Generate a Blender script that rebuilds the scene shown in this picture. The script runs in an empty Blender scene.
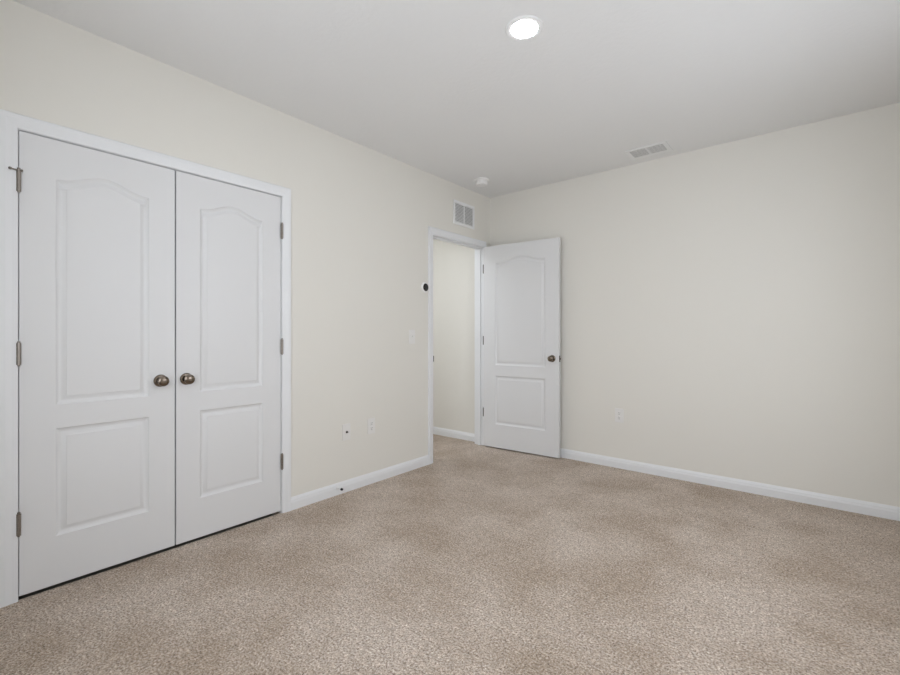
import bpy, bmesh, math, random
from mathutils import Matrix, Vector

S = bpy.context.scene
COL = S.collection
PI = math.pi

# ------------------------------------------------------------------ camera, world, light, exposure
RX, RY, RZ = 3.24, -4.14, 2.6          # room: x 0..RX, y RY..0, z 0..RZ

cam_d = bpy.data.cameras.new('camera')
cam_d.sensor_width = 36.0
cam_d.lens = 447.9 / 900 * 36.0
cam_d.shift_y = -3.28 / 900
cam_d.clip_start = 0.02
cam = bpy.data.objects.new('camera', cam_d)
COL.objects.link(cam)
cam.location = (2.688, -3.928, 1.1586)
cam.rotation_euler = (PI / 2, 0, math.radians(39.455))
S.camera = cam

world = bpy.data.worlds.new('daylight_sky')
S.world = world
world.use_nodes = True
wb = world.node_tree.nodes['Background']
wb.inputs[0].default_value = (0.95, 1.0, 1.09, 1)
wb.inputs[1].default_value = 2.44

def area(name, loc, rot, sx, sy, watts, col=(1, 1, 1)):
    d = bpy.data.lights.new(name, 'AREA')
    d.shape = 'RECTANGLE'; d.size = sx; d.size_y = sy
    d.energy = watts; d.color = col
    o = bpy.data.objects.new(name, d); COL.objects.link(o)
    o.location = loc; o.rotation_euler = rot
    return o

# fill lamps added outside the two unseen windows (behind and beside the camera); the sky lights both too
area('window_fill', (1.98, RY - 0.10, 1.45), (PI / 2 - math.radians(5), 0, 0), 1.70, 1.40, 19, (0.95, 1.0, 1.085))
area('side_window_fill', (RX + 0.10, -1.75, 1.45), (PI / 2 - math.radians(30), 0, PI / 2), 1.50, 1.40, 7.6, (0.95, 1.0, 1.085))
# fill lamp added to brighten the hall behind the open door, no fixture
area('hall_fill', (-0.68, -1.55, 2.50), (0, 0, 0), 0.80, 0.80, 14.5, (0.94, 1.0, 1.10))
LAMP_STRENGTH = 105

vs = S.view_settings
S.display_settings.display_device = 'sRGB'
vs.view_transform = 'Standard'
vs.look = 'None'
vs.exposure = 0.0
vs.gamma = 1.0
vs.use_curve_mapping = False

# ------------------------------------------------------------------ materials
def srgb(r, g, b):
    f = lambda c: (c / 12.92 if c <= 0.04045 else ((c + 0.055) / 1.055) ** 2.4)
    return (f(r / 255), f(g / 255), f(b / 255), 1)

def mat(name, col, rough=0.6, metal=0.0, spec=0.5, bump=None, emit=None):
    m = bpy.data.materials.new(name); m.use_nodes = True
    nt = m.node_tree; b = nt.nodes['Principled BSDF']
    b.inputs['Base Color'].default_value = col
    b.inputs['Roughness'].default_value = rough
    b.inputs['Metallic'].default_value = metal
    b.inputs['Specular IOR Level'].default_value = spec
    tc = nt.nodes.new('ShaderNodeTexCoord')
    if bump:
        scale, strength, dist, detail = bump
        n = nt.nodes.new('ShaderNodeTexNoise')
        n.inputs['Scale'].default_value = scale; n.inputs['Detail'].default_value = detail
        nt.links.new(tc.outputs['Object'], n.inputs['Vector'])
        bp = nt.nodes.new('ShaderNodeBump')
        bp.inputs['Strength'].default_value = strength; bp.inputs['Distance'].default_value = dist
        nt.links.new(n.outputs['Fac'], bp.inputs['Height'])
        nt.links.new(bp.outputs['Normal'], b.inputs['Normal'])
    if emit:
        b.inputs['Emission Color'].default_value = (0.97, 1.0, 1.04, 1)
        b.inputs['Emission Strength'].default_value = emit
    return m

M = {}
M['wall'] = mat('beige_wall_paint', srgb(233, 230, 222), 0.75, spec=0.25, bump=(160, 0.12, 0.002, 3))
M['ceiling'] = mat('white_ceiling_texture', srgb(238, 238, 237), 0.9, spec=0.15, bump=(38, 0.35, 0.004, 6))
M['trim'] = mat('white_trim_paint', srgb(237, 238, 239), 0.38, spec=0.45)
M['door'] = mat('white_door_paint', srgb(229, 229, 229), 0.42, spec=0.4, bump=(90, 0.03, 0.001, 2))
M['plastic'] = mat('white_plastic', srgb(243, 242, 240), 0.4)
M['plate'] = mat('almond_plate_plastic', srgb(236, 234, 230), 0.4)
M['grille'] = mat('white_painted_metal', srgb(240, 240, 239), 0.45)
M['duct'] = mat('duct_shade_grey', srgb(176, 175, 172), 0.8)  # grey that stands for the shade inside the ducts
M['nickel'] = mat('aged_nickel', srgb(124, 113, 102), 0.2, metal=1.0)
M['hinge'] = mat('satin_nickel', srgb(150, 143, 136), 0.38, metal=1.0)
M['dark_metal'] = mat('dark_steel', srgb(95, 90, 86), 0.45, metal=1.0)  # dark steel of the plates, latch and jack
M['black'] = mat('black_glass', srgb(5, 5, 6), 0.1)
M['rubber'] = mat('black_rubber', srgb(22, 22, 24), 0.7)
M['closet'] = mat('closet_wall_paint', srgb(215, 210, 200), 0.8, spec=0.2)
M['slab'] = mat('gap_dark_slab', srgb(120, 116, 110), 0.9, spec=0.1)  # dark tone that helps blacken the gap under the closet doors
M['lens'] = mat('lamp_lens', srgb(250, 250, 248), 0.5, emit=LAMP_STRENGTH)

def carpet():
    m = bpy.data.materials.new('beige_carpet'); m.use_nodes = True
    nt = m.node_tree; b = nt.nodes['Principled BSDF']; L = nt.links.new
    b.inputs['Roughness'].default_value = 0.95
    b.inputs['Specular IOR Level'].default_value = 0.05
    b.inputs['Sheen Weight'].default_value = 0.12
    b.inputs['Sheen Roughness'].default_value = 0.5
    tc = nt.nodes.new('ShaderNodeTexCoord')
    def noise(scale, detail, rough=0.5):
        n = nt.nodes.new('ShaderNodeTexNoise')
        n.inputs['Scale'].default_value = scale; n.inputs['Detail'].default_value = detail
        n.inputs['Roughness'].default_value = rough
        L(tc.outputs['Object'], n.inputs['Vector']); return n
    def ramp(src, stops):
        r = nt.nodes.new('ShaderNodeValToRGB')
        e = r.color_ramp.elements
        e[0].position, e[0].color = stops[0]
        e[1].position, e[1].color = stops[-1]
        for p, c in stops[1:-1]:
            k = e.new(p); k.color = c
        L(src, r.inputs[0]); return r
    def mix(kind, fac, a, bb):
        x = nt.nodes.new('ShaderNodeMix'); x.data_type = 'RGBA'; x.blend_type = kind
        if isinstance(fac, float): x.inputs[0].default_value = fac
        else: L(fac, x.inputs[0])
        L(a, x.inputs[6])
        L(bb, x.inputs[7])
        return x.outputs[2]
    tuft = noise(120, 4, 0.8)                      # yarn tips
    c1 = ramp(tuft.outputs['Fac'], [(0.34, srgb(78, 64, 54)), (0.455, srgb(186, 167, 150)),
                                    (0.545, srgb(213, 198, 183)), (0.66, srgb(255, 250, 242))])
    clump = noise(34, 3, 0.6)                       # leaning tufts
    c2 = ramp(clump.outputs['Fac'], [(0.32, (0.80, 0.79, 0.78, 1)), (0.68, (1.08, 1.08, 1.08, 1))])
    nap = noise(2.3, 5, 0.6)                       # brushed nap and footmarks
    c3 = ramp(nap.outputs['Fac'], [(0.37, (0.85, 0.815, 0.765, 1)), (0.62, (1.11, 1.12, 1.13, 1))])
    col = mix('MULTIPLY', 1.0, c1.outputs[0], c2.outputs[0])
    col = mix('MULTIPLY', 1.0, col, c3.outputs[0])
    L(col, b.inputs['Base Color'])
    add = nt.nodes.new('ShaderNodeMath'); add.operation = 'MULTIPLY_ADD'
    L(tuft.outputs['Fac'], add.inputs[0]); add.inputs[1].default_value = 0.6
    L(clump.outputs['Fac'], add.inputs[2])
    bp = nt.nodes.new('ShaderNodeBump')
    bp.inputs['Strength'].default_value = 0.8; bp.inputs['Distance'].default_value = 0.012
    L(add.outputs[0], bp.inputs['Height']); L(bp.outputs['Normal'], b.inputs['Normal'])
    return m
M['carpet'] = carpet()

def glass():
    m = bpy.data.materials.new('window_glass'); m.use_nodes = True
    nt = m.node_tree; nt.nodes.remove(nt.nodes['Principled BSDF'])
    t = nt.nodes.new('ShaderNodeBsdfTransparent'); g = nt.nodes.new('ShaderNodeBsdfGlossy')
    g.inputs['Roughness'].default_value = 0.02
    x = nt.nodes.new('ShaderNodeMixShader'); x.inputs[0].default_value = 0.06
    nt.links.new(t.outputs[0], x.inputs[1]); nt.links.new(g.outputs[0], x.inputs[2])
    nt.links.new(x.outputs[0], nt.nodes['Material Output'].inputs[0])
    return m
M['glass'] = glass()

# ------------------------------------------------------------------ mesh helpers
def box(bm, x0, x1, y0, y1, z0, z1, mtx=None):
    v = [bm.verts.new((x, y, z)) for x in (x0, x1) for y in (y0, y1) for z in (z0, z1)]
    for f in ((0, 1, 3, 2), (4, 6, 7, 5), (0, 4, 5, 1), (2, 3, 7, 6), (0, 2, 6, 4), (1, 5, 7, 3)):
        bm.faces.new([v[i] for i in f])
    if mtx is not None: bmesh.ops.transform(bm, matrix=mtx, verts=v)
    return v

def lathe(bm, prof, mtx=Matrix.Identity(4), seg=32):
    """prof: (radius, height) pairs; axis is local z"""
    rings = []
    for r, h in prof:
        if r < 1e-6: rings.append([bm.verts.new(mtx @ Vector((0, 0, h)))])
        else: rings.append([bm.verts.new(mtx @ Vector((r * math.cos(2 * PI * k / seg), r * math.sin(2 * PI * k / seg), h))) for k in range(seg)])
    for a, b in zip(rings, rings[1:]):
        for k in range(seg):
            k2 = (k + 1) % seg
            if len(a) == 1 and len(b) == 1: continue
            if len(a) == 1: bm.faces.new((a[0], b[k], b[k2]))
            elif len(b) == 1: bm.faces.new((a[k], b[0], a[k2]))
            else: bm.faces.new((a[k], b[k], b[k2], a[k2]))
    if len(rings[0]) > 1: bm.faces.new(rings[0][::-1])
    if len(rings[-1]) > 1: bm.faces.new(rings[-1])

def sweep(bm, prof, path, normal_of):
    """prof: closed list of (across, out). path: list of points; normal_of(i) -> (across vector, out vector)"""
    loops = []
    for i, p in enumerate(path):
        a, o = normal_of(i)
        loops.append([bm.verts.new(Vector(p) + a * u + o * w) for u, w in prof])
    n = len(prof)
    for A, B in zip(loops, loops[1:]):
        for k in range(n):
            bm.faces.new((A[k], A[(k + 1) % n], B[(k + 1) % n], B[k]))
    bm.faces.new(loops[0][::-1]); bm.faces.new(loops[-1])

def obj(name, bm, m, parent=None, loc=(0, 0, 0), rotz=0.0, bevel=0.0, smooth=False, seg=2):
    bmesh.ops.recalc_face_normals(bm, faces=bm.faces[:])
    me = bpy.data.meshes.new(name); bm.to_mesh(me); bm.free()
    me.materials.append(M[m])
    if smooth:
        for p in me.polygons: p.use_smooth = True
        me.set_sharp_from_angle(angle=math.radians(35))
    o = bpy.data.objects.new(name, me); COL.objects.link(o)
    o.location = loc; o.rotation_euler = (0, 0, rotz)
    if parent: o.parent = parent
    if bevel:
        md = o.modifiers.new('bevel', 'BEVEL'); md.width = bevel; md.segments = seg
        md.limit_method = 'ANGLE'; md.angle_limit = math.radians(40)
    return o

def tag(o, label, cat=None, group=None, kind=None):
    o['label'] = label
    if cat: o['category'] = cat
    if group: o['group'] = group
    if kind: o['kind'] = kind
    return o

def struct(name, bm, m, label, cat, **k):
    return tag(obj(name, bm, m, **k), label, cat, kind='structure')

def thing(name, loc, label, cat, group=None):
    o = bpy.data.objects.new(name, None); COL.objects.link(o)
    o.empty_display_size = 0.05
    o.location = loc
    return tag(o, label, cat, group)

def B(): return bmesh.new()

# ------------------------------------------------------------------ room shell
WT = 0.115                                   # wall thickness
CY0, CY1, CZ = -3.617, -2.383, 2.049         # closet opening between the jambs
DY0, DY1, DZ = -0.905, -0.106, 2.056         # bedroom doorway between the jambs
JT = 0.018                                   # jamb thickness
HX = -1.22                                   # far side of the hall
HY = -0.022                                  # hall wall plane

b = B()
box(b, -0.006, RX + 0.115, RY - 0.115, 0.115, -0.06, 0)
box(b, HX - 0.1, -0.006, CY1, 0.115, -0.06, 0)
box(b, HX - 0.1, -0.006, RY - 0.115, CY0, -0.06, 0)
struct('floor', b, 'carpet', 'beige plush carpet covering the bedroom floor', 'floor')
b = B(); box(b, -WT, RX + 0.115, RY - 0.115, 0.115, RZ, RZ + 0.08)
struct('ceiling', b, 'ceiling', 'white lightly textured flat ceiling', 'ceiling')

b = B()                                      # wall with closet and doorway
box(b, -WT, 0, RY - 0.115, CY0 - JT, 0, RZ)
box(b, -WT, 0, CY0 - JT, CY1 + JT, CZ + JT, RZ)
box(b, -WT, 0, CY1 + JT, DY0 - JT, 0, RZ)
box(b, -WT, 0, DY0 - JT, DY1 + JT, DZ + JT, RZ)
box(b, -WT, 0, DY1 + JT, 0.0, 0, RZ)
struct('wall_left', b, 'wall', 'beige wall holding the closet doors and the open doorway', 'wall')
b = B(); box(b, -WT, RX + 0.115, 0, 0.115, 0, RZ)
struct('wall_right', b, 'wall', 'plain beige wall behind the open bedroom door', 'wall')
# back wall (behind the camera) and side wall, each with a window opening
W1 = (1.13, 2.83, 0.75, 2.15)
b = B()
box(b, 0, W1[0], RY - 0.115, RY, 0, RZ); box(b, W1[1], RX + 0.115, RY - 0.115, RY, 0, RZ)
box(b, W1[0], W1[1], RY - 0.115, RY, 0, W1[2]); box(b, W1[0], W1[1], RY - 0.115, RY, W1[3], RZ)
struct('wall_back', b, 'wall', 'beige wall with a window behind the camera', 'wall')
W2 = (-2.50, -1.00, 0.75, 2.15)
b = B()
box(b, RX, RX + 0.115, RY, W2[0], 0, RZ); box(b, RX, RX + 0.115, W2[1], 0, 0, RZ)
box(b, RX, RX + 0.115, W2[0], W2[1], 0, W2[2]); box(b, RX, RX + 0.115, W2[0], W2[1], W2[3], RZ)
struct('wall_side', b, 'wall', 'beige side wall with a window right of the camera', 'wall')

def window(name, along_x, u0, u1, z0, z1, w, label):
    """frame with a middle rail set in an opening; w = wall plane centre"""
    b = B(); t, d = 0.045, 0.03
    for r in ((u0, u1, z0, z0 + t), (u0, u1, z1 - t, z1), (u0, u0 + t, z0, z1), (u1 - t, u1, z0, z1),
              (u0, u1, (z0 + z1) / 2 - 0.02, (z0 + z1) / 2 + 0.02)):
        if along_x: box(b, r[0], r[1], w - d, w + d, r[2], r[3])
        else: box(b, w - d, w + d, r[0], r[1], r[2], r[3])
    o = struct(name, b, 'trim', label, 'window')
    b = B()
    if along_x: box(b, u0 + t, u1 - t, w - 0.003, w + 0.003, z0 + t, z1 - t)
    else: box(b, w - 0.003, w + 0.003, u0 + t, u1 - t, z0 + t, z1 - t)
    obj('pane', b, 'glass', o)
    return o
window('window_1', True, *W1, RY - 0.06, 'white framed window in the wall behind the camera')
window('window_2', False, *W2, RX + 0.06, 'white framed window in the side wall')

# hall behind the doorway
b = B(); box(b, HX - 0.1, -WT, HY, HY + 0.1, 0, RZ)
struct('wall_hall', b, 'wall', 'beige hall wall seen through the open doorway', 'wall')
b = B(); box(b, HX - 0.1, HX, -2.1, HY, 0, RZ); box(b, HX - 0.1, -WT, -2.2, -2.1, 0, RZ)
struct('wall_hall_far', b, 'wall', 'beige wall on the far side of the hall', 'wall')
b = B(); box(b, HX - 0.1, -WT, -2.2, HY + 0.1, RZ, RZ + 0.08)
struct('ceiling_hall', b, 'ceiling', 'white ceiling of the hall beyond the doorway', 'ceiling')
# closet interior: dark slab added below carpet level so the gap under the doors goes black
b = B(); box(b, -0.80, -0.006, CY0, CY1, -0.12, -0.035)
struct('floor_closet_sunk', b, 'slab', 'dark slab added low in the closet to blacken the gap under its doors', 'floor')
b = B()
box(b, -0.80, -0.72, -3.85, -2.2, 0, 2.5); box(b, -0.72, -WT, -3.85, -3.78, 0, 2.5)
box(b, -0.72, -WT, -2.27, -2.2, 0, 2.5); box(b, -0.80, -WT, -3.85, -2.2, 2.5, 2.56)
struct('wall_closet', b, 'closet', 'closet walls hidden behind the double doors', 'wall')

# ------------------------------------------------------------------ trim
def casing(name, y0, y1, z1, label, x=0.0, side=1, rv=0.006, W=0.058, rip=1.0):
    """mitred casing round an opening in a wall at x; profile from the inner edge outwards"""
    prof = [(0, 0), (0, 0.009), (0.004, 0.0115), (0.020, 0.0125), (0.030, 0.0145), (0.040, 0.0165),
            (W - 0.004, 0.0165), (W, 0.0135), (W, 0)]
    path = [(x, y0 - rv, 0), (x, y0 - rv, z1 + rv), (x, y1 + rv, z1 + rv), (x, y1 + rv, 0)]
    A = [Vector((0, -1, 0)), Vector((0, -1, 1)), Vector((0, rip, 1)), Vector((0, rip, 0))]   # rip: leg cut narrow in the tight corner
    b = B(); sweep(b, prof, path, lambda i: (A[i], Vector((side, 0, 0))))
    return struct(name, b, 'trim', label, 'casing')

def jamb(name, y0, y1, z1, label, stop_x0, stop_x1):
    b = B()
    for r in ((y0 - JT, y0, 0, z1 + JT), (y1, y1 + JT, 0, z1 + JT), (y0, y1, z1, z1 + JT)):
        box(b, -WT, 0.0005, *r)
    st = 0.010
    for r in ((y0, y0 + st, 0, z1), (y1 - st, y1, 0, z1), (y0 + st, y1 - st, z1 - st, z1)):
        box(b, stop_x0, stop_x1, *r)
    return struct(name, b, 'trim', label, 'door frame')

casing('trim_1', CY0, CY1, CZ, 'white moulded casing round the double closet doors', rv=0.0015, W=0.0615)
jamb('trim_2', CY0, CY1, CZ, 'white jamb the closet doors close into', -0.075, -0.040)
casing('trim_3', DY0, DY1, DZ, 'white moulded casing round the open bedroom doorway', rip=0.28)
tj = jamb('trim_4', DY0, DY1, DZ, 'white jamb of the open bedroom doorway', -0.075, -0.040)
casing('trim_5', DY0, DY1 - 0.002, DZ, 'white casing on the hall side of the doorway', x=-WT, side=-1)
b = B(); box(b, -0.030, 0.0015, DY0 - 0.002, DY0 + 0.0012, 0.905, 0.970)
box(b, 0.0, 0.0135, DY0 - 0.0065, DY0 - 0.0005, 0.912, 0.964)
obj('strike_plate', b, 'dark_metal', tj)['label'] = 'small dark metal strike plate on the door jamb'

def baseboard(name, p0, p1, out, label):
    prof = [(0, 0), (0, 0.014), (0.050, 0.014), (0.058, 0.0115), (0.068, 0.0105), (0.076, 0.0065), (0.083, 0.004), (0.083, 0)]
    b = B(); sweep(b, prof, [p0, p1], lambda i: (Vector((0, 0, 1)), Vector(out)))
    return struct(name, b, 'trim', label, 'baseboard')
o1, o2 = CY0 - 0.064, CY1 + 0.064
baseboard('baseboard_left', (0, o2, 0), (0, DY0 - 0.064, 0), (1, 0, 0), 'white baseboard between the closet and the doorway')
baseboard('baseboard_left_end', (0, RY, 0), (0, o1, 0), (1, 0, 0), 'short white baseboard left of the closet')
baseboard('baseboard_right', (0.0, 0, 0), (RX, 0, 0), (0, -1, 0), 'long white baseboard under the plain right wall')
baseboard('baseboard_hall', (HX, HY, 0), (-WT - 0.017, HY, 0), (0, -1, 0), 'white baseboard in the hall through the doorway')
baseboard('baseboard_back', (0.014, RY, 0), (RX - 0.014, RY, 0), (0, 1, 0), 'white baseboard along the wall behind the camera')
baseboard('baseboard_side', (RX, RY, 0), (RX, -0.014, 0), (-1, 0, 0), 'white baseboard along the side wall')

# ------------------------------------------------------------------ doors
def offset(poly, d):
    n = len(poly); out = []
    for i in range(n):
        p0, p, p1 = Vector(poly[i - 1]), Vector(poly[i]), Vector(poly[(i + 1) % n])
        e0 = (p - p0).normalized(); e1 = (p1 - p).normalized()
        n0 = Vector((-e0.y, e0.x)); n1 = Vector((-e1.y, e1.x))   # inward for counter-clockwise
        k = (n0 + n1); k /= max(0.3, 1 + n0.dot(n1))
        out.append(p + k * d)
    return out

GROOVE = [(0.0, 0.0), (0.001, 0.0012), (0.008, 0.0052), (0.015, 0.0085), (0.0185, 0.0094), (0.0215, 0.0090),
          (0.030, 0.0048), (0.0375, 0.0016), (0.0382, 0.0002), (0.041, 0.0)]

def leaf(w, h, t, sgn, both=False, st=0.1205, up=0.0):
    """moulded two panel door leaf, hinge edge at x=0, front face at y=0 looking to -y"""
    b = B(); a0, a1 = st, w - st
    zs = min(0.0, h - 2.032) + up
    lower = [(a0, 0.225 + zs), (a1, 0.225 + zs), (a1, 0.716 + zs), (a0, 0.716 + zs)]
    upper = [(a0, 0.823 + zs), (a1, 0.823 + zs)]
    NA = 40
    for k in range(NA + 1):
        s = k / NA
        upper.append((a1 + (a0 - a1) * s, 1.853 + zs + 0.049 * (0.5 - 0.5 * math.cos(2 * PI * s)) ** 1.15))
    X = (lambda x: x) if sgn > 0 else (lambda x: -x)
    def side(y, dirn):
        outer = [b.verts.new((X(x), y, z)) for x, z in ((0, 0), (w, 0), (w, h), (0, h))]
        edges = [b.edges.new((outer[i], outer[(i + 1) % 4])) for i in range(4)]
        for poly in (lower, upper):
            prev = None
            for d, dep in GROOVE:
                ring = [b.verts.new((X(p[0]), y + dirn * dep, p[1])) for p in offset(poly, d)]
                n = len(ring)
                if prev is None:
                    edges += [b.edges.new((ring[i], ring[(i + 1) % n])) for i in range(n)]
                else:
                    for i in range(n):
                        b.faces.new((prev[i], prev[(i + 1) % n], ring[(i + 1) % n], ring[i]))
                prev = ring
            b.faces.new(prev)
        bmesh.ops.triangle_fill(b, use_beauty=True, use_dissolve=False, edges=edges)
        return outer
    f = side(0.0, 1)
    if both: k = side(t, -1)
    else:
        k = [b.verts.new((X(x), t, z)) for x, z in ((0, 0), (w, 0), (w, h), (0, h))]
        b.faces.new(k)
    for i in range(4):
        j = (i + 1) % 4
        b.faces.new((f[i], f[j], k[j], k[i]))
    return b

def face_mtx(x, y, z, out=-1):
    """lathe axis pointing out of the door face (-y for out=-1)"""
    return Matrix.Translation((x, y, z)) @ Matrix.Rotation(PI / 2 if out < 0 else -PI / 2, 4, 'X')

def knob(parent, x, z, y=0.0, out=-1, label='round aged nickel door knob'):
    m = face_mtx(x, y, z, out)
    b = B(); lathe(b, [(0.0105, 0.004), (0.0105, 0.022), (0.013, 0.026), (0.0215, 0.032), (0.0262, 0.040), (0.0272, 0.045),
                       (0.0255, 0.050), (0.020, 0.0540), (0.010, 0.0560), (0.0, 0.0562)], m, 40)
    k = obj('knob', b, 'nickel', parent, smooth=True); k['label'] = label
    b = B(); lathe(b, [(0.0325, 0.0), (0.0325, 0.003), (0.030, 0.0062), (0.020, 0.009), (0.0125, 0.0095), (0.0105, 0.0095)], m, 40)
    obj('rosette', b, 'nickel', k, smooth=True)
    return k

def hinge(parent, x, z, h, leafdir, pin_stop=False, barrel=True):
    """butt hinge: barrel in five knuckles standing proud of the door edge, leaf plate in the gap"""
    b = B(); r = 0.0078
    n = 5; g = 0.0008; hk = h / n
    y = -0.0125
    for k in range(n):
        lathe(b, [(r, z - h / 2 + k * hk + g / 2), (r, z - h / 2 + (k + 1) * hk - g / 2)], Matrix.Translation((x, y, 0)), 18)
    o = obj('hinge', b, 'hinge', parent, smooth=True); o['label'] = 'satin nickel butt hinge'
    b = B(); lathe(b, [(0.0, z - h / 2 - 0.006), (0.004, z - h / 2 - 0.005), (0.0048, z - h / 2 - 0.002), (0.0046, z + h / 2 + 0.002),
                       (0.0058, z + h / 2 + 0.003), (0.0056, z + h / 2 + 0.006), (0.0, z + h / 2 + 0.008)], Matrix.Translation((x, y, 0)), 16)
    obj('hinge_pin', b, 'hinge', o, smooth=True)
    b = B(); box(b, x - 0.0011, x + 0.0011, y, 0.030, z - h / 2, z + h / 2)
    obj('hinge_plate', b, 'hinge', o)
    if pin_stop:
        b = B(); zt = z + h / 2 - 0.004
        lathe(b, [(0.0088, zt - 0.004), (0.0088, zt + 0.003)], Matrix.Translation((x, y, 0)), 20)
        # bumper arms: one along the jamb side, one short arm toward the leaf
        lathe(b, [(0.0030, 0.004), (0.0030, 0.026), (0.0056, 0.027), (0.0056, 0.034), (0.004, 0.035)], Matrix.Translation((x, y, zt)) @ Matrix.Rotation(math.radians(22), 4, 'Z') @ Matrix.Rotation(-PI / 2, 4, 'Y'), 14)
        lathe(b, [(0.0036, 0.004), (0.0036, 0.007), (0.0055, 0.008), (0.0055, 0.013)], Matrix.Translation((x, y, zt)) @ Matrix.Rotation(math.radians(-35), 4, 'Z') @ Matrix.Rotation(PI / 2, 4, 'Y'), 14)
        p = obj('hinge_pin_stop', b, 'hinge', o, smooth=True)
        p['label'] = 'hinge pin door stop with a small bumper arm'
    return o

LW, LH, LT = 0.610, 2.028, 0.035
# closet leaves: local x -> world +y, front (-y) -> world +x
o = obj('door_1', leaf(LW, LH, LT, 1), 'door', None, (0.0, -3.614, 0.017), PI / 2, smooth=True)
tag(o, 'left leaf of the white double closet doors with arched panel, nearest the photo edge', 'door', 'closet door leaves', 'structure')
knob(o, LW - 0.068, 0.896)
for i, z in enumerate((1.808, 1.056, 0.316)):
    hinge(o, -0.0030, z, 0.095, 1, pin_stop=(i == 0))
o = obj('door_2', leaf(LW, LH, LT, -1), 'door', None, (0.0, -2.3865, 0.017), PI / 2, smooth=True)
tag(o, 'right leaf of the white double closet doors, beside the wall plates', 'door', 'closet door leaves', 'structure')
knob(o, -(LW - 0.050), 0.896)
for z in (1.808, 1.061, 0.318):
    hinge(o, 0.0030, z, 0.095, -1)

DW = 0.813
o = obj('door_3', leaf(DW, 2.041, LT, 1, both=True, st=0.134, up=0.010), 'door', None, (0.025, -0.1450, 0.014), math.radians(3.5), smooth=True)
tag(o, 'white arched panel bedroom door standing open against the right wall', 'door', None, 'structure')
knob(o, DW - 0.066, 0.918)
knob(o, DW - 0.066, 0.918, LT, 1)
for z in (1.818, 1.082, 0.343):
    b = B()
    box(b, -0.013, -0.001, 0.004, 0.033, z - 0.045, z + 0.045)
    hh = obj('hinge', b, 'dark_metal', o); hh['label'] = 'hinge plate in the gap between door and jamb'
    b = B()
    lathe(b, [(0.0065, z - 0.046), (0.0065, z + 0.046)], Matrix.Translation((-0.006, LT + 0.004, 0)), 16)
    obj('hinge_knuckle', b, 'hinge', hh, smooth=True)
b = B(); box(b, DW - 0.001, DW + 0.0012, 0.005, 0.030, 0.888, 0.946)
box(b, DW + 0.001, DW + 0.010, 0.011, 0.024, 0.909, 0.925)
obj('latch', b, 'dark_metal', o)['label'] = 'dark latch plate on the door edge'

# ------------------------------------------------------------------ ceiling fittings
t = thing('recessed_light', (1.617, -2.076, RZ), 'glowing round recessed light in the ceiling', 'ceiling light')
b = B(); lathe(b, [(0.0615, 0.0), (0.0615, -0.0045), (0.066, -0.0062), (0.084, -0.0045), (0.088, -0.001), (0.088, 0.0)], seg=64)
obj('trim_ring', b, 'grille', t, smooth=True)
b = B(); lathe(b, [(0.0615, -0.001), (0.0615, -0.004), (0.058, -0.0065), (0.045, -0.0085), (0.0, -0.0095)], seg=48)
obj('lens', b, 'lens', t, smooth=True)['label'] = 'bright white glowing lens'

t = thing('smoke_detector', (0.253, -0.508, RZ), 'round white smoke detector on the ceiling above the doorway', 'smoke detector')
b = B(); lathe(b, [(0.0, 0.0), (0.072, 0.0), (0.072, -0.008), (0.066, -0.011)], seg=48)
obj('base', b, 'plastic', t, smooth=True)
b = B(); lathe(b, [(0.048, -0.011), (0.048, -0.020), (0.055, -0.023), (0.055, -0.040), (0.050, -0.048), (0.040, -0.051), (0.034, -0.049), (0.0, -0.049)], seg=48)
obj('cover', b, 'plastic', t, smooth=True)
b = B(); lathe(b, [(0.010, -0.0480), (0.010, -0.0515), (0.0, -0.052)], Matrix.Translation((0.012, -0.008, 0)), 20)
obj('test_button', b, 'grille', t, smooth=True)

# supply register in the ceiling
vx0, vx1, vy0, vy1 = 1.503, 1.810, -0.328, -0.122
t = thing('ceiling_vent', ((vx0 + vx1) / 2, (vy0 + vy1) / 2, RZ), 'white louvred supply vent in the ceiling near the right wall', 'vent')
ux, uy = (vx1 - vx0) / 2, (vy1 - vy0) / 2; fw = 0.032
b = B()
for r in ((-ux, ux, -uy, -uy + fw), (-ux, ux, uy - fw, uy), (-ux, -ux + fw, -uy + fw, uy - fw), (ux - fw, ux, -uy + fw, uy - fw), (-0.009, 0.009, -uy + fw, uy - fw)):
    box(b, *r, -0.007, 0.0)
obj('frame', b, 'grille', t, bevel=0.002)
b = B(); box(b, -ux + fw, ux - fw, -uy + fw, uy - fw, -0.0006, 0.0)  # flat sheet, shade of the duct put into its colour
obj('duct_shade', b, 'duct', t)['label'] = 'darker grey sheet painted as the shaded opening behind the louvres'
ns = 6
for x0, x1 in ((-ux + fw, -0.009), (0.009, ux - fw)):
    for k in range(ns):
        yc = -uy + fw + (k + 0.5) * (2 * uy - 2 * fw) / ns
        b = B(); box(b, x0, x1, -0.0105, 0.0105, -0.0007, 0.0007,
                     Matrix.Translation((0, yc, -0.0075)) @ Matrix.Rotation(math.radians(9), 4, 'X'))
        obj('louvre', b, 'grille', t)

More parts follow.
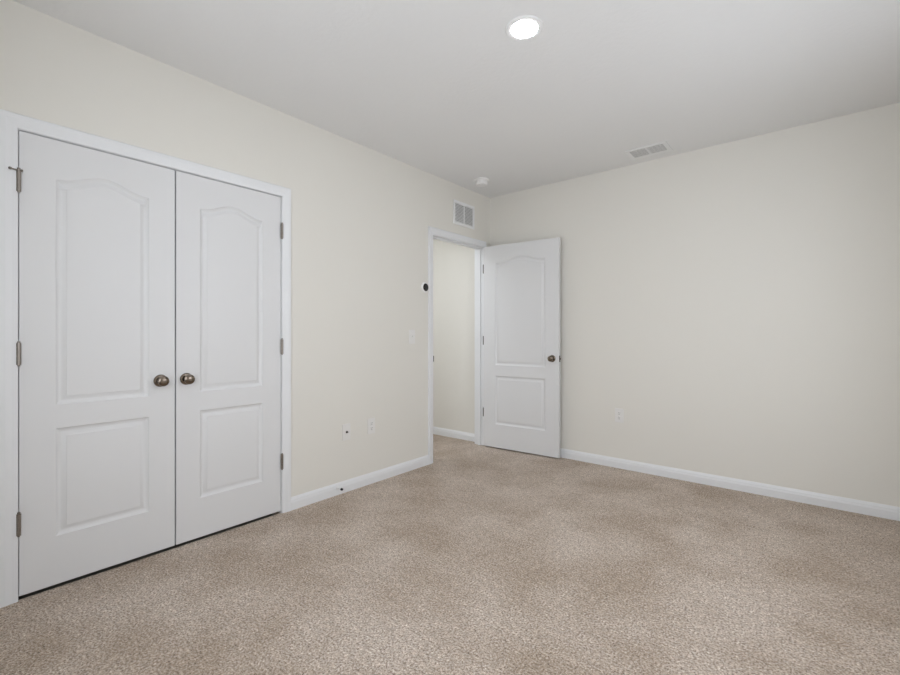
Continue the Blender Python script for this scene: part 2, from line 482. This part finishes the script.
# ------------------------------------------------------------------ wall fittings
# transfer grille above the doorway
gy0, gy1, gz0, gz1 = -0.616, -0.282, 2.215, 2.445
gy, gz = (gy0 + gy1) / 2, (gz0 + gz1) / 2; uy, uz = (gy1 - gy0) / 2, (gz1 - gz0) / 2; fw = 0.026
t = thing('return_air_grille', (0, gy, gz), 'white return air grille on the wall above the doorway', 'vent')
b = B()
for r in ((-uy, uy, -uz, -uz + fw), (-uy, uy, uz - fw, uz), (-uy, -uy + fw, -uz + fw, uz - fw), (uy - fw, uy, -uz + fw, uz - fw), (-0.006, 0.006, -uz + fw, uz - fw)):
    box(b, 0.0, 0.008, *r)
obj('frame', b, 'grille', t, bevel=0.002)
b = B(); box(b, 0.0, 0.0006, -uy + fw, uy - fw, -uz + fw, uz - fw)  # no hole here, the shaded opening is a painted grey sheet
obj('duct_shade', b, 'duct', t)['label'] = 'grey sheet painted as the shaded opening behind the slats'
ns = 13
for y0, y1 in ((-uy + fw, -0.006), (0.006, uy - fw)):
    for k in range(ns):
        zc = -uz + fw + (k + 0.5) * (2 * uz - 2 * fw) / ns
        b = B(); box(b, -0.0055, 0.0055, y0, y1, -0.0005, 0.0005,
                     Matrix.Translation((0.005, 0, zc)) @ Matrix.Rotation(math.radians(58), 4, 'Y'))
        obj('slat', b, 'grille', t)

RY90 = Matrix.Rotation(PI / 2, 4, 'Y')        # lathe axis -> +x
t = thing('thermostat', (0, -1.016, 1.572), 'round thermostat with a black face left of the doorway', 'thermostat')
b = B(); lathe(b, [(0.047, 0.0), (0.047, 0.004), (0.043, 0.006), (0.042, 0.012), (0.040, 0.0155), (0.0345, 0.0160), (0.0345, 0.014)], RY90, 48)
obj('ring', b, 'plastic', t, smooth=True)['label'] = 'white outer ring'
b = B(); lathe(b, [(0.0342, 0.010), (0.0342, 0.0158), (0.030, 0.0175), (0.0, 0.0185)], RY90, 48)
obj('display', b, 'black', t, smooth=True)['label'] = 'glossy black round display'

PW, PH = 0.074, 0.120
def plate(name, loc, rotz, label, cat, group=None):
    """cover plate in the local x-z plane, front looking to -y"""
    t = thing(name, loc, label, cat, group); t.rotation_euler = (0, 0, rotz)
    b = B(); box(b, -PW / 2, PW / 2, -0.006, 0, -PH / 2, PH / 2)
    obj('cover_plate', b, 'plate', t, bevel=0.003)
    return t
def screws(t, zs):
    for z in zs:
        b = B(); lathe(b, [(0.0032, 0.0055), (0.0032, 0.0066), (0.0, 0.0072)], face_mtx(0, 0, z), 14)
        obj('screw', b, 'grille', t, smooth=True)
def duplex(t):
    for dz in (0.0195, -0.0195):
        b = B()
        lathe(b, [(0.0172, 0.004), (0.0172, 0.0082), (0.016, 0.0088), (0.0, 0.0088)], face_mtx(0, 0, dz), 32)
        r = obj('socket', b, 'plate', t, smooth=True)
        b = B()
        box(b, -0.0078, -0.0055, -0.0092, -0.0085, dz + 0.000, dz + 0.009)
        box(b, 0.0055, 0.0078, -0.0092, -0.0085, dz + 0.001, dz + 0.008)
        lathe(b, [(0.0026, 0.0085), (0.0026, 0.0092)], face_mtx(0, 0, dz - 0.008), 14)
        obj('slots', b, 'rubber', r)['label'] = 'dark plug slots'
    screws(t, (0.0,))

t = plate('cable_outlet', (0, -1.866, 0.439), PI / 2, 'white wall plate with a dark coaxial jack, nearer the closet', 'wall outlet')
b = B(); lathe(b, [(0.0085, 0.005), (0.0085, 0.009), (0.0055, 0.0095), (0.0055, 0.018), (0.002, 0.018), (0.002, 0.014), (0, 0.014)], face_mtx(0, 0, 0), 20)
obj('jack', b, 'dark_metal', t, smooth=True)['label'] = 'dark coaxial jack'
screws(t, (0.042, -0.042))
t = plate('power_outlet', (0, -1.628, 0.446), PI / 2, 'white duplex outlet on the left wall, nearer the doorway', 'wall outlet', 'duplex outlets')
duplex(t)
t = plate('power_outlet', (1.356, 0, 0.455), 0, 'white duplex outlet low on the plain right wall', 'wall outlet', 'duplex outlets')
duplex(t)
t = plate('light_switch', (0, -1.178, 1.138), PI / 2, 'white light switch below the round thermostat', 'light switch')
b = B(); box(b, -0.0052, 0.0052, -0.0075, -0.005, -0.012, 0.012)
box(b, -0.0045, 0.0045, -0.017, 0.0, -0.004, 0.004, Matrix.Translation((0, -0.003, 0)) @ Matrix.Rotation(math.radians(-25), 4, 'X'))
obj('toggle', b, 'plate', t, bevel=0.0008)
screws(t, (0.030, -0.030))

# door stop screwed into the baseboard
t = thing('door_stop', (0.014, -1.955, 0.054), 'small door stop with black tip on the left baseboard', 'door stop')
b = B(); lathe(b, [(0.012, 0.0), (0.012, 0.003), (0.006, 0.008)], RY90, 20)
obj('base', b, 'grille', t, smooth=True)
b = B(); lathe(b, [(0.0042, 0.007)] + [(0.0042 + 0.0012 * (k % 2), 0.008 + 0.002 * k) for k in range(19)], RY90, 16)
obj('spring', b, 'grille', t, smooth=True)
b = B(); lathe(b, [(0.0065, 0.044), (0.0085, 0.046), (0.0085, 0.058), (0.006, 0.061), (0.0, 0.061)], RY90, 20)
obj('tip', b, 'rubber', t, smooth=True)['label'] = 'black rubber tip'
